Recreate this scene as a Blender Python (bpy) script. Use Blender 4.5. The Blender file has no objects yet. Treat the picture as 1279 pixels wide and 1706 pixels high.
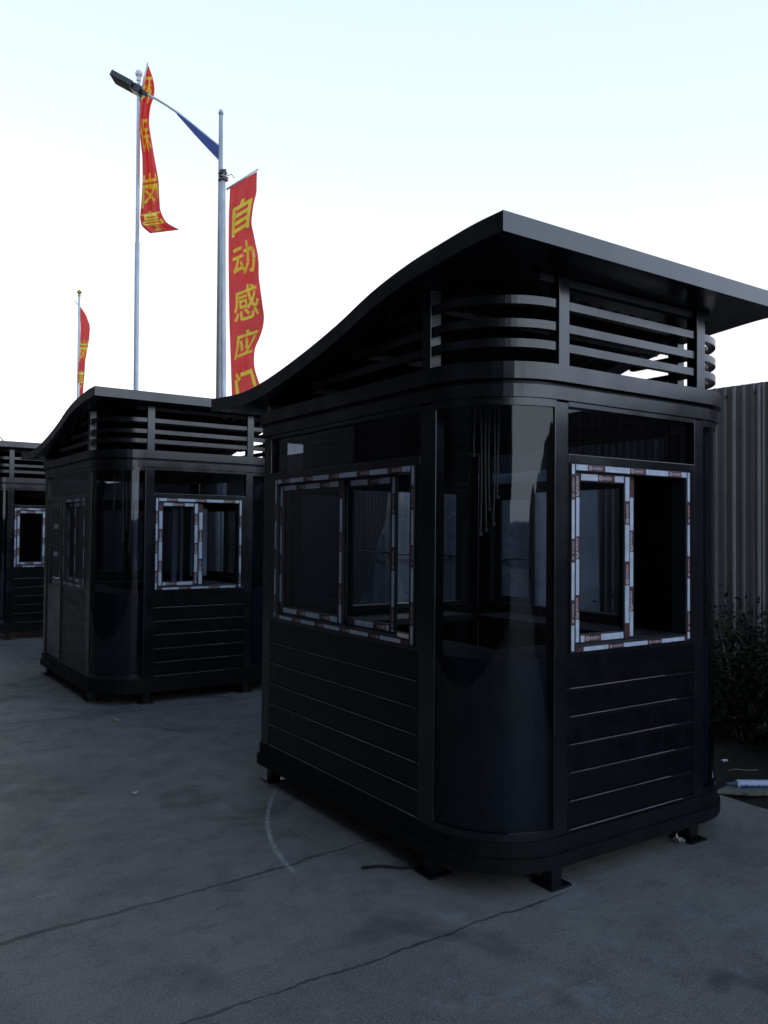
import bpy, bmesh, math, random
from mathutils import Vector, Matrix
from math import sin, cos, pi, radians
random.seed(7)
SC = bpy.context.scene
COL = SC.collection

# ------------------------------------------------------------------ camera
CAM_R = Matrix(((0.82826691, -0.02059853, -0.55995502),
                (-0.56026353, -0.01462352, -0.82818532),
                (0.00887089, 0.99968088, -0.02365278)))
CAM_P = Vector((0, 0, 1.6))
cd = bpy.data.cameras.new('camera'); cam = bpy.data.objects.new('camera', cd); COL.objects.link(cam)
cam.matrix_world = Matrix.Translation(CAM_P) @ CAM_R.to_4x4()
cd.sensor_fit = 'HORIZONTAL'; cd.sensor_width = 36; cd.lens = 36 * 1359.2 / 1279
cd.clip_start = 0.05; cd.clip_end = 3000
SC.camera = cam

def at(px, py, dep):
    """point of the place seen at a photo pixel, at a known distance in front of the camera"""
    return CAM_P + CAM_R @ (Vector(((px - 639.5) / 1359.2, -(py - 853) / 1359.2, -1)) * dep)

# ------------------------------------------------------------------ world and sun
SUN_EL, SUN_AZ = radians(7), radians(5)       # low, behind the booths (azimuth from +Y towards +X)
w = bpy.data.worlds.new("World"); SC.world = w; w.use_nodes = True
nt = w.node_tree; nt.nodes.clear()
out = nt.nodes.new('ShaderNodeOutputWorld'); bg = nt.nodes.new('ShaderNodeBackground')
sky = nt.nodes.new('ShaderNodeTexSky'); sky.sky_type = 'NISHITA'; sky.sun_disc = False
sky.sun_elevation = SUN_EL; sky.sun_rotation = SUN_AZ; sky.air_density = 1.0; sky.dust_density = 1.2; sky.ozone_density = 1.5
hs = nt.nodes.new('ShaderNodeHueSaturation'); hs.inputs['Saturation'].default_value = 0.4
nt.links.new(sky.outputs[0], hs.inputs['Color'])
# thin even veil of dusk haze over the clear sky, fading towards the zenith and away from the sun
wtc = nt.nodes.new('ShaderNodeTexCoord'); wsp = nt.nodes.new('ShaderNodeSeparateXYZ'); nt.links.new(wtc.outputs['Generated'], wsp.inputs[0])
def wramp(sock, stops):
    n = nt.nodes.new('ShaderNodeValToRGB'); nt.links.new(sock, n.inputs[0]); e = n.color_ramp.elements
    while len(e) < len(stops): e.new(0.5)
    for i, (p, c) in enumerate(stops): e[i].position = p; e[i].color = (*c, 1)
    return n.outputs[0]
def wmix(kind, f, a, b):
    n = nt.nodes.new('ShaderNodeMix'); n.data_type = 'RGBA'; n.blend_type = kind; n.inputs[0].default_value = f
    nt.links.new(a, n.inputs[6])
    if isinstance(b, tuple): n.inputs[7].default_value = b
    else: nt.links.new(b, n.inputs[7])
    return n.outputs[2]
veil = wramp(wsp.outputs[2], [(0.0, (0.95, 0.98, 1.0)), (0.28, (1.0, 1.0, 1.0)), (0.42, (0.82, 0.96, 1.0)), (0.56, (0.72, 0.88, 0.95)), (0.72, (0.22, 0.30, 0.40)), (1.0, (0.10, 0.15, 0.22))])
vdot = nt.nodes.new('ShaderNodeMath'); vdot.operation = 'MULTIPLY_ADD'; nt.links.new(wsp.outputs[1], vdot.inputs[0]); vdot.inputs[1].default_value = 0.5; vdot.inputs[2].default_value = 0.5
side_ = wramp(vdot.outputs[0], [(0.0, (0.82, 0.93, 1.0)), (0.3, (0.70, 0.82, 1.0)), (0.6, (0.5, 0.5, 0.5))])
v2 = wmix('MULTIPLY', 1.0, veil, side_)
vs_ = wmix('MULTIPLY', 1.0, v2, (14.0, 14.0, 15.0, 1))
tot = wmix('ADD', 0.12, vs_, hs.outputs[0])
nt.links.new(tot, bg.inputs['Color'])
bg.inputs['Strength'].default_value = 0.15
nt.links.new(bg.outputs[0], out.inputs['Surface'])
sd = bpy.data.lights.new('sun', 'SUN'); sd.energy = 0.12; sd.angle = radians(10); sd.color = (1, 0.9, 0.8)
so = bpy.data.objects.new('sun', sd); COL.objects.link(so)
sdir = Vector((sin(SUN_AZ) * cos(SUN_EL), cos(SUN_AZ) * cos(SUN_EL), sin(SUN_EL)))
so.rotation_euler = sdir.to_track_quat('Z', 'Y').to_euler()
SC.view_settings.view_transform = 'Standard'; SC.view_settings.look = 'None'
SC.view_settings.gamma = 1; SC.view_settings.exposure = 0.0
SC.cycles.max_bounces = 8; SC.cycles.transparent_max_bounces = 24; SC.cycles.glossy_bounces = 5

# ------------------------------------------------------------------ helpers
class MB:
    """collects shapes into one mesh"""
    def __init__(s): s.bm = bmesh.new()
    def face(s, pts, smooth=False):
        f = s.bm.faces.new([s.bm.verts.new(p) for p in pts]); f.smooth = smooth; return f
    def box(s, x0, x1, y0, y1, z0, z1, M=None, bev=0.0):
        x0, x1 = min(x0, x1), max(x0, x1); y0, y1 = min(y0, y1), max(y0, y1); z0, z1 = min(z0, z1), max(z0, z1)
        v = [s.bm.verts.new((M @ Vector(p)) if M else p) for p in
             ((x0, y0, z0), (x1, y0, z0), (x1, y1, z0), (x0, y1, z0), (x0, y0, z1), (x1, y0, z1), (x1, y1, z1), (x0, y1, z1))]
        fs = [s.bm.faces.new([v[i] for i in q]) for q in
              ((0, 3, 2, 1), (4, 5, 6, 7), (0, 1, 5, 4), (1, 2, 6, 5), (2, 3, 7, 6), (3, 0, 4, 7))]
        if bev > 0:
            es = list({e for f in fs for e in f.edges})
            bmesh.ops.bevel(s.bm, geom=es, offset=bev, segments=2, affect='EDGES', profile=0.6)
    def tube(s, pts, rad, n=12, cap=True):
        pts = [Vector(p) for p in pts]; rings = []
        up = Vector((0.13, 0.31, 0.94))
        for i, p in enumerate(pts):
            t = (pts[min(i + 1, len(pts) - 1)] - pts[max(i - 1, 0)]).normalized()
            a = t.cross(up); a = (a if a.length > 1e-3 else t.cross(Vector((1, 0, 0)))).normalized(); b = t.cross(a)
            r = rad[i] if isinstance(rad, (list, tuple)) else rad
            rings.append([s.bm.verts.new(p + (a * cos(2 * pi * k / n) + b * sin(2 * pi * k / n)) * r) for k in range(n)])
        for i in range(len(rings) - 1):
            for k in range(n):
                f = s.bm.faces.new((rings[i][k], rings[i][(k + 1) % n], rings[i + 1][(k + 1) % n], rings[i + 1][k])); f.smooth = True
        if cap:
            s.bm.faces.new(rings[0][::-1]); s.bm.faces.new(rings[-1])
    def lathe(s, base, prof, n=16):
        rings = [[s.bm.verts.new(base + Vector((r * cos(2 * pi * k / n), r * sin(2 * pi * k / n), z))) for k in range(n)] for r, z in prof]
        for i in range(len(rings) - 1):
            for k in range(n):
                f = s.bm.faces.new((rings[i][k], rings[i][(k + 1) % n], rings[i + 1][(k + 1) % n], rings[i + 1][k])); f.smooth = True
        s.bm.faces.new(rings[0][::-1]); s.bm.faces.new(rings[-1])
    def ribbon(s, pin, pout, z0, z1, closed=True, smooth=True):
        """a band of rectangular section following a plan outline"""
        n = len(pin); R = []
        for a, b in zip(pin, pout):
            R.append([s.bm.verts.new(q) for q in ((a[0], a[1], z0), (b[0], b[1], z0), (b[0], b[1], z1), (a[0], a[1], z1))])
        m = n if closed else n - 1
        for i in range(m):
            A, B = R[i], R[(i + 1) % n]
            for k in range(4):
                f = s.bm.faces.new((A[k], A[(k + 1) % 4], B[(k + 1) % 4], B[k]))
        if not closed:
            s.bm.faces.new(R[0]); s.bm.faces.new(R[-1][::-1])
    def build(s, name, mat, parent=None, label=None):
        bmesh.ops.recalc_face_normals(s.bm, faces=s.bm.faces[:])
        me = bpy.data.meshes.new(name); s.bm.to_mesh(me); s.bm.free()
        mats = mat if isinstance(mat, (list, tuple)) else [mat]
        for m in mats: me.materials.append(m)
        o = bpy.data.objects.new(name, me); COL.objects.link(o); o.parent = parent
        if label: o['label'] = label
        return o

def tag(o, label=None, cat=None, group=None, kind=None):
    if label: o['label'] = label
    if cat: o['category'] = cat
    if group: o['group'] = group
    if kind: o['kind'] = kind
    return o
def empty(name, loc, rz=0, sc=1):
    o = bpy.data.objects.new(name, None); COL.objects.link(o)
    o.location = loc; o.rotation_euler = (0, 0, rz); o.scale = (sc, sc, sc); o.empty_display_size = 0.2
    return o

# ------------------------------------------------------------------ materials
class N:
    def __init__(s, name):
        s.m = bpy.data.materials.new(name); s.m.use_nodes = True; s.t = s.m.node_tree
        s.b = s.t.nodes['Principled BSDF']; s.o = s.t.nodes['Material Output']
        s.tc = s.t.nodes.new('ShaderNodeTexCoord')
    def link(s, a, b): s.t.links.new(a, b)
    def val(s, sock, v):
        if hasattr(v, 'links') or hasattr(v, 'is_linked'): s.link(v, sock)
        else: sock.default_value = v
    def map(s, scale=(1, 1, 1), kind='Object'):
        n = s.t.nodes.new('ShaderNodeMapping'); n.inputs['Scale'].default_value = scale; s.link(s.tc.outputs[kind], n.inputs[0]); return n.outputs[0]
    def noise(s, scale, detail=4, rough=0.55, vec=None, dist=0):
        n = s.t.nodes.new('ShaderNodeTexNoise'); n.inputs['Scale'].default_value = scale; n.inputs['Detail'].default_value = detail
        n.inputs['Roughness'].default_value = rough; n.inputs['Distortion'].default_value = dist
        s.link(vec if vec is not None else s.tc.outputs['Object'], n.inputs['Vector']); return n.outputs['Fac']
    def math(s, op, a, b=0.0, c=0.0):
        n = s.t.nodes.new('ShaderNodeMath'); n.operation = op
        for i, v in enumerate((a, b, c)): s.val(n.inputs[i], v)
        return n.outputs[0]
    def ramp(s, v, stops):
        n = s.t.nodes.new('ShaderNodeValToRGB'); s.link(v, n.inputs[0]); e = n.color_ramp.elements
        while len(e) < len(stops): e.new(0.5)
        for i, (p, c) in enumerate(stops):
            e[i].position = p; e[i].color = c if len(c) == 4 else (*c, 1)
        return n.outputs[0]
    def step(s, v, lo, hi, a=0.0, b=1.0):
        n = s.t.nodes.new('ShaderNodeMapRange'); n.interpolation_type = 'SMOOTHSTEP'; s.val(n.inputs[0], v)
        for i, q in enumerate((lo, hi, a, b)): n.inputs[i + 1].default_value = q
        return n.outputs[0]
    def mix(s, f, a, b, blend='MIX'):
        n = s.t.nodes.new('ShaderNodeMix'); n.data_type = 'RGBA'; n.blend_type = blend
        s.val(n.inputs[0], f)
        for k, v in ((6, a), (7, b)):
            if isinstance(v, tuple): n.inputs[k].default_value = (*v, 1) if len(v) == 3 else v
            else: s.link(v, n.inputs[k])
        return n.outputs[2]
    def bump(s, h, strength=0.3, dist=0.01):
        n = s.t.nodes.new('ShaderNodeBump'); n.inputs['Strength'].default_value = strength; n.inputs['Distance'].default_value = dist
        s.link(h, n.inputs['Height']); s.link(n.outputs[0], s.b.inputs['Normal'])
    def xyz(s, kind='Object'):
        n = s.t.nodes.new('ShaderNodeSeparateXYZ'); s.link(s.tc.outputs[kind], n.inputs[0]); return n.outputs

def simple(name, col, rough=0.5, metal=0.0, var=0.25, scale=12, spec=0.5, bump=0.0):
    n = N(name); f = n.noise(scale, 5)
    a = tuple(c * (1 - var) for c in col); b = tuple(min(1, c * (1 + var)) for c in col)
    n.link(n.ramp(f, [(0.3, a), (0.7, b)]), n.b.inputs['Base Color'])
    n.link(n.step(n.noise(scale * 2.3, 3), 0.3, 0.7, max(0.02, rough - 0.06), min(1, rough + 0.08)), n.b.inputs['Roughness'])
    n.b.inputs['Metallic'].default_value = metal; n.b.inputs['Specular IOR Level'].default_value = spec
    if bump: n.bump(n.noise(scale * 4, 4), bump, 0.004)
    return n.m

def glass(name, tint, ior=1.5, rough=0.012, wav=0.0):
    m = bpy.data.materials.new(name); m.use_nodes = True; t = m.node_tree; t.nodes.clear()
    o = t.nodes.new('ShaderNodeOutputMaterial'); mx = t.nodes.new('ShaderNodeMixShader')
    tr = t.nodes.new('ShaderNodeBsdfTransparent'); tr.inputs[0].default_value = (*tint, 1)
    gl = t.nodes.new('ShaderNodeBsdfGlossy'); gl.inputs['Roughness'].default_value = rough
    fr = t.nodes.new('ShaderNodeLayerWeight'); fr.inputs['Blend'].default_value = 0.5
    pw = t.nodes.new('ShaderNodeMath'); pw.operation = 'POWER'; t.links.new(fr.outputs['Facing'], pw.inputs[0]); pw.inputs[1].default_value = 5
    fx = t.nodes.new('ShaderNodeMath'); fx.operation = 'MULTIPLY_ADD'; t.links.new(pw.outputs[0], fx.inputs[0]); fx.inputs[1].default_value = 1 - ior; fx.inputs[2].default_value = ior
    t.links.new(fx.outputs[0], mx.inputs[0]); t.links.new(tr.outputs[0], mx.inputs[1]); t.links.new(gl.outputs[0], mx.inputs[2])
    if wav:
        tc = t.nodes.new('ShaderNodeTexCoord'); mp = t.nodes.new('ShaderNodeMapping'); mp.inputs['Scale'].default_value = (20, 20, 0.5)
        nz = t.nodes.new('ShaderNodeTexNoise'); nz.inputs['Scale'].default_value = 1.0; nz.inputs['Detail'].default_value = 2
        bp = t.nodes.new('ShaderNodeBump'); bp.inputs['Strength'].default_value = wav; bp.inputs['Distance'].default_value = 0.02
        t.links.new(tc.outputs['Object'], mp.inputs[0]); t.links.new(mp.outputs[0], nz.inputs['Vector']); t.links.new(nz.outputs['Fac'], bp.inputs['Height'])
        t.links.new(bp.outputs[0], gl.inputs['Normal']); t.links.new(bp.outputs[0], fr.inputs['Normal'])
    t.links.new(mx.outputs[0], o.inputs[0]); return m

M = {}
M['paint'] = simple('black_blue_paint', (0.0045, 0.0055, 0.0075), 0.24, 0, 0.1, 1.5, 0.75)
M['roof'] = simple('roof_paint', (0.004, 0.006, 0.010), 0.25, 0, 0.1, 1.2, 0.75)
M['clad'] = simple('cladding_paint', (0.0025, 0.003, 0.0048), 0.34, 0, 0.2, 5, 0.35)
M['inside'] = simple('interior_board', (0.02, 0.021, 0.024), 0.7, 0, 0.2, 4)
M['glass'] = glass('dark_tinted_glass', (0.55, 0.58, 0.62), 0.035, 0.01)
M['cglass'] = glass('curved_tinted_glass', (0.30, 0.33, 0.39), 0.048, 0.025, 0.10)
M['sash'] = simple('sash_profile', (0.02, 0.022, 0.026), 0.4, 0, 0.2, 8)
M['film_white'] = simple('film_white', (0.54, 0.57, 0.67), 0.35, 0, 0.16, 22, 0.5, 0.15)
M['film_brown'] = simple('film_brown', (0.11, 0.036, 0.042), 0.35, 0, 0.35, 30, 0.5, 0.15)
M['film_text'] = simple('film_text', (0.62, 0.52, 0.54), 0.5, 0, 0.1, 40)
M['rubber'] = simple('rubber', (0.01, 0.01, 0.01), 0.8)
M['steel'] = simple('pole_steel', (0.62, 0.63, 0.66), 0.4, 0.1, 0.12, 5)
M['galv'] = simple('galvanised_pole', (0.42, 0.43, 0.45), 0.45, 0.1, 0.15, 5)
M['gold'] = simple('gold_finial', (0.45, 0.36, 0.12), 0.4, 0.5)
M['blue'] = simple('blue_enamel', (0.025, 0.05, 0.22), 0.5)
M['lamp'] = simple('lamp_housing', (0.02, 0.022, 0.03), 0.45)
M['batten'] = simple('batten_metal', (0.36, 0.33, 0.33), 0.5, 0, 0.2, 4)
M['apron'] = simple('navy_apron_panel', (0.04, 0.048, 0.075), 0.6, 0, 0.5, 2)
M['dusty'] = simple('dusty_base_paint', (0.005, 0.0055, 0.0065), 0.6, 0, 0.5, 9, 0.25)
M['glint'] = simple('groove_glint', (0.24, 0.245, 0.26), 0.35, 0.3, 0.5, 3)  # pale colour standing in for light caught on the groove lips
M['rope'] = simple('rope', (0.22, 0.17, 0.16), 0.9)
M['paper'] = simple('paper', (0.6, 0.58, 0.55), 0.8)
M['twig'] = simple('dry_twig', (0.22, 0.18, 0.12), 0.9)
M['slab'] = simple('stone_slab', (0.16, 0.16, 0.14), 0.9, 0, 0.3, 25, 0.3, 0.3)

def m_flag(name, c0, c1, tr, k):
    n = N(name)
    n.link(n.ramp(n.noise(3, 4), [(0.3, c0), (0.7, c1)]), n.b.inputs['Base Color'])
    n.b.inputs['Roughness'].default_value = 0.7
    tl = n.t.nodes.new('ShaderNodeBsdfTranslucent'); tl.inputs[0].default_value = (*tr, 1)
    mx = n.t.nodes.new('ShaderNodeMixShader'); mx.inputs[0].default_value = k
    n.link(n.b.outputs[0], mx.inputs[1]); n.link(tl.outputs[0], mx.inputs[2]); n.link(mx.outputs[0], n.o.inputs[0])
    return n.m
M['flag_yellow'] = m_flag('flag_yellow', (0.93, 0.76, 0.07), (0.97, 0.82, 0.09), (1.0, 0.84, 0.12), 0.66)
M['flag'] = m_flag('flag_red', (0.70, 0.05, 0.055), (0.80, 0.07, 0.07), (1.0, 0.12, 0.11), 0.66)

def m_concrete():
    n = N('concrete_yard'); x, y, z = n.xyz()
    warp = n.math('MULTIPLY', n.math('SUBTRACT', n.noise(1.1, 5, 0.7), 0.5), 0.16)
    fine = n.math('MULTIPLY', n.math('SUBTRACT', n.noise(14, 4, 0.7), 0.5), 0.035)
    wob = n.math('ADD', warp, fine)
    big = n.noise(0.7, 6, 0.62); med = n.noise(5, 6, 0.7); grit = n.noise(130, 3, 0.8); grit2 = n.noise(40, 5, 0.75)
    col = n.ramp(big, [(0.25, (0.130, 0.117, 0.104)), (0.5, (0.212, 0.190, 0.170)), (0.75, (0.290, 0.264, 0.238))])
    col = n.mix(n.step(med, 0.42, 0.75, 0, 0.7), col, (0.095, 0.090, 0.090))
    # brushed streaks across the yard
    stv = n.t.nodes.new('ShaderNodeMapping'); stv.inputs['Scale'].default_value = (2.6, 13, 1); stv.inputs['Rotation'].default_value = (0, 0, 0.09)
    n.link(n.tc.outputs['Object'], stv.inputs[0])
    streak = n.noise(1.6, 6, 0.7, stv.outputs[0])
    col = n.mix(n.step(streak, 0.52, 0.68, 0, 0.4), col, (0.20, 0.195, 0.20))
    col = n.mix(n.step(streak, 0.46, 0.3, 0, 0.5), col, (0.075, 0.072, 0.075))
    col = n.mix(n.step(grit, 0.48, 0.62, 0, 0.6), col, (0.40, 0.37, 0.35))
    col = n.mix(n.step(grit2, 0.6, 0.72, 0, 0.55), col, (0.05, 0.05, 0.056))
    pit = n.noise(22, 2, 0.5); col = n.mix(n.step(pit, 0.73, 0.78, 0, 0.8), col, (0.03, 0.03, 0.034))
    pale = n.noise(2.6, 7, 0.75, dist=0.4); col = n.mix(n.step(pale, 0.54, 0.66, 0, 0.5), col, (0.31, 0.295, 0.29))
    # dark worn stains
    st = n.noise(1.7, 3, 0.5, dist=0.8)
    col = n.mix(n.step(st, 0.56, 0.7, 0, 0.6), col, (0.075, 0.066, 0.07))
    joints = None
    def line(c0, slope, wdt, lo=None, hi=None):
        # crack along x: y = c0 + slope*x + wobble
        d = n.math('ABSOLUTE', n.math('SUBTRACT', n.math('ADD', y, wob), n.math('ADD', n.math('MULTIPLY', x, slope), c0)))
        wv = n.math('MULTIPLY', n.step(n.noise(3.3, 4, 0.8), 0.3, 0.75, 0.35, 1.5), wdt)
        return n.step(n.math('DIVIDE', d, wv), 0.55, 1.2, 1, 0)
    for c0, sl, wd in ((3.40, 0.065, 0.016), (2.58, 0.0, 0.010), (7.27, -0.02, 0.014), (12.2, 0, 0.015), (-1.4, 0.01, 0.012)):
        l = line(c0, sl, wd)
        if abs(c0 - 2.58) < .01: l = n.math('MULTIPLY', l, n.step(x, 2.5, 2.85, 1, 0))
        joints = l if joints is None else n.math('MAXIMUM', joints, l)
    dx = n.math('ABSOLUTE', n.math('SUBTRACT', n.math('ADD', x, wob), -1.2))
    joints = n.math('MAXIMUM', joints, n.step(dx, 0.004, 0.012, 1, 0))
    col = n.mix(n.math('MULTIPLY', joints, 0.6), col, (0.018, 0.018, 0.022))
    # chalky scrape arc
    dy_ = n.math('SUBTRACT', y, 3.47)
    cx_ = n.math('ADD', n.math('MULTIPLY_ADD', dy_, 0.115, 1.83), n.math('MULTIPLY', n.math('MULTIPLY', dy_, dy_), 0.288))
    dd = n.math('ABSOLUTE', n.math('SUBTRACT', n.math('ADD', x, n.math('MULTIPLY', fine, 0.3)), cx_))
    arc = n.step(dd, 0.004, 0.020, 1, 0)
    arc = n.math('MULTIPLY', arc, n.math('MULTIPLY', n.step(y, 3.38, 3.5, 0, 1), n.step(y, 4.45, 4.65, 1, 0)))
    arc = n.math('MULTIPLY', arc, n.math('MULTIPLY', n.step(x, 2.3, 2.6, 1, 0), n.step(n.noise(38, 5, 0.8), 0.40, 0.60, 0.08, 0.9)))
    col = n.mix(arc, col, (0.6, 0.6, 0.61))
    # straight white scuffs
    for (x0, y0, x1, y1, w_) in ((1.77, 6.17, 2.34, 6.22, 0.022), (0.75, 6.13, 1.27, 6.08, 0.02), (1.45, 3.90, 1.86, 3.86, 0.016), (0.72, 3.80, 0.9, 3.79, 0.035)):
        sl = (y1 - y0) / (x1 - x0)
        d = n.math('ABSOLUTE', n.math('SUBTRACT', y, n.math('ADD', n.math('MULTIPLY', x, sl), y0 - sl * x0)))
        s_ = n.math('MULTIPLY', n.step(d, 0.0, w_, 1, 0), n.math('MULTIPLY', n.step(x, x0, x0 + 0.08), n.step(x, x1 - 0.08, x1, 1, 0)))
        s_ = n.math('MULTIPLY', s_, n.step(n.noise(30, 5, 0.8), 0.35, 0.65, 0.0, 0.7))
        col = n.mix(s_, col, (0.36, 0.36, 0.36))
    n.link(col, n.b.inputs['Base Color'])
    n.link(n.step(med, 0.3, 0.7, 0.5, 0.72), n.b.inputs['Roughness'])
    n.b.inputs['Specular IOR Level'].default_value = 0.35
    h = n.math('SUBTRACT', n.math('ADD', n.math('MULTIPLY', grit, 0.5), n.math('ADD', n.math('MULTIPLY', med, 0.6), n.math('MULTIPLY', streak, 0.5))), n.math('MULTIPLY', joints, 1.5))
    n.bump(h, 0.6, 0.02)
    return n.m
M['concrete'] = m_concrete()

def m_soil():
    n = N('soil'); a = n.noise(6, 8, 0.7); b = n.noise(45, 6, 0.8)
    col = n.ramp(a, [(0.3, (0.012, 0.010, 0.008)), (0.55, (0.028, 0.023, 0.018)), (0.8, (0.05, 0.042, 0.03))])
    col = n.mix(n.step(b, 0.55, 0.75, 0, 0.7), col, (0.09, 0.078, 0.06))
    n.link(col, n.b.inputs['Base Color']); n.b.inputs['Roughness'].default_value = 0.95
    n.bump(n.math('ADD', a, b), 0.8, 0.03); return n.m
M['soil'] = m_soil()

def m_fence():
    n = N('corrugated_sheet'); x, y, z = n.xyz()
    v = n.map((1, 30, 0.35)); s1 = n.noise(1.0, 5, 0.6, v); p = n.noise(1.3, 4)
    col = n.ramp(p, [(0.3, (0.19, 0.155, 0.155)), (0.7, (0.28, 0.225, 0.22))])
    col = n.mix(n.step(s1, 0.45, 0.75, 0, 0.6), col, (0.13, 0.10, 0.10))
    col = n.mix(n.step(n.noise(2.2, 6, 0.7, n.map((1, 6, 0.8))), 0.6, 0.72, 0, 0.5), col, (0.13, 0.05, 0.03))
    n.link(col, n.b.inputs['Base Color']); n.b.inputs['Roughness'].default_value = 0.5; n.b.inputs['Metallic'].default_value = 0.2
    n.bump(n.noise(2.5, 4, 0.6), 0.5, 0.03)
    return n.m
M['fence'] = m_fence()

def m_leaf(name, a, b):
    n = N(name)
    oi = n.t.nodes.new('ShaderNodeNewGeometry')
    n.link(n.ramp(oi.outputs['Random Per Island'], [(0, a), (1, b)]), n.b.inputs['Base Color'])
    n.b.inputs['Roughness'].default_value = 0.6; n.b.inputs['Specular IOR Level'].default_value = 0.15; return n.m
M['leaf'] = m_leaf('shrub_leaf', (0.006, 0.012, 0.006), (0.03, 0.042, 0.02))
M['leaf2'] = m_leaf('ivy_leaf', (0.006, 0.012, 0.006), (0.022, 0.034, 0.017))
def m_wall():
    n = N('workshop_wall'); a = n.noise(0.5, 6, 0.6); v = n.noise(1, 5, 0.6, n.map((1, 3, 0.2)))
    n.link(n.mix(n.step(v, 0.4, 0.7, 0, 0.5), n.ramp(a, [(0.3, (0.032, 0.031, 0.033)), (0.7, (0.050, 0.048, 0.049))]), (0.009, 0.009, 0.01)), n.b.inputs['Base Color'])
    n.b.inputs['Roughness'].default_value = 0.9; n.b.inputs['Specular IOR Level'].default_value = 0.1; return n.m
M['wall'] = m_wall()
M['shutter'] = simple('roller_shutter', (0.05, 0.055, 0.07), 0.6, 0, 0.15, 3)

# ------------------------------------------------------------------ setting
def ground():
    mb = MB(); S = 400
    xs = [-S, -40, -10, 4.53]; ys = [-S, -40, 40, S]
    mb.face([(-S, -S, 0), (S, -S, 0), (S, S, 0), (-S, S, 0)])
    o = mb.build('ground', M['soil']); o.location.z = -0.035; tag(o, kind='structure')
    mb = MB()
    # concrete yard slab: its broken edge runs along x = 4.53
    edge = []; r = random.Random(3)
    y = -30.0
    while y < 40: edge.append((4.53 + r.uniform(-0.025, 0.03), y)); y += 0.16
    top = [(-30, -30)] + edge + [(-30, 40)]
    bt = [mb.bm.verts.new((x, y, 0)) for x, y in top]; f = mb.bm.faces.new(bt)
    bb = [mb.bm.verts.new((x, y, -0.12)) for x, y in top]
    for i in range(len(top)):
        j = (i + 1) % len(top); mb.bm.faces.new((bt[i], bb[i], bb[j], bt[j]))
    bmesh.ops.triangulate(mb.bm, faces=[f])
    o = mb.build('pavement', M['concrete']); tag(o, kind='structure')
    # uneven soil strip between slab and fence
    mb = MB(); nx, ny = 60, 160; g = []
    for j in range(ny + 1):
        row = []
        for i in range(nx + 1):
            x = 4.50 + 1.9 * i / nx; y = 0.5 + 6.5 * j / ny
            h = -0.03 + 0.10 * min(1, (x - 4.5) / 1.5) + 0.03 * sin(x * 5 + y * 3) * sin(y * 4.1) * min(1, (x - 4.5) / .4) + r.uniform(-0.006, 0.009)
            row.append(mb.bm.verts.new((x, y, h)))
        g.append(row)
    for j in range(ny):
        for i in range(nx): mb.bm.faces.new((g[j][i], g[j][i + 1], g[j + 1][i + 1], g[j + 1][i])).smooth = True
    o = mb.build('soil_bank', M['soil']); tag(o, kind='structure')
ground()

def fence():
    X = 6.2; root = empty('corrugated_fence', (X, 6, 0)); tag(root, 'tall rusty grey corrugated sheet fence running behind the shrubs on the right', 'fence')
    mb = MB(); y = -60.0; H = 2.83; prof = []
    pitch = 0.085; k = 0
    while y < 34:
        for dy, d in ((0, 0), (0.045, 0), (0.056, 0.010), (0.074, 0.010)):
            prof.append((y + dy, -d))
        y += pitch
    a = [mb.bm.verts.new((d, yy - 6, 0)) for yy, d in prof]; b = [mb.bm.verts.new((d, yy - 6, H + 0.012 * sin(yy * 1.7))) for yy, d in prof]
    for i in range(len(prof) - 1): mb.bm.faces.new((a[i], a[i + 1], b[i + 1], b[i]))
    o = mb.build('sheet', M['fence'], root)
    md = o.modifiers.new('thick', 'SOLIDIFY'); md.thickness = 0.003
    for yy in (-14, -9, -4, 1, 5.6, 10.5, 15.5, 20.5, 25.5, 30.5):
        p = MB(); p.box(0.06, 0.12, yy - 6 - .03, yy - 6 + .03, 0, H - 0.04); p.build('post', M['galv'], root)
    for zz in (0.6, 1.6, 2.55):
        p = MB(); p.box(0.01, 0.05, -66, 28, zz, zz + 0.04); p.build('rail', M['galv'], root)
    # pale cover battens over the sheet laps
    for yy in (3.745, 3.965, 4.75, 5.9, 2.6, 1.5):
        p = MB(); p.box(-0.036, -0.0235, yy - 6 - 0.011, yy - 6 + 0.011, 0.02, H - 0.02, bev=0.003); p.build('batten', M['batten'], root)
    for j in range(7):
        yy = 2.99 + j * 0.255
        q = MB(); q.box(-0.030, -0.0225, yy - 6 + .01, yy - 6 + .03, 2.74, 2.76, bev=.003); q.build('screw', M['rubber'], root)
fence()

# ------------------------------------------------------------------ guard booths
W, D, RR = 1.87, 2.23, 0.40
def outline(off, n=14):
    """plan outline counter-clockwise seen from above, grown outward by off; returns closed list"""
    pts = []
    def arc(cx, cy, r, a0, a1, n):
        for i in range(n + 1):
            a = a0 + (a1 - a0) * i / n; pts.append((cx + r * cos(a), cy + r * sin(a)))
    rb = 0.05
    arc(RR, RR, RR + off, pi, 1.5 * pi, n)
    arc(W - RR, RR, RR + off, 1.5 * pi, 2 * pi, n)
    arc(W - rb, D - rb, rb + off, 0, 0.5 * pi, 4)
    arc(rb, D - rb, rb + off, 0.5 * pi, pi, 4)
    return pts
PROF = [(-0.25, 2.868), (-0.076, 2.866), (0.101, 2.853), (0.387, 2.824), (0.687, 2.768), (1.028, 2.673), (1.422, 2.585), (1.881, 2.507), (2.233, 2.481), (2.716, 2.505)]
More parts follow.
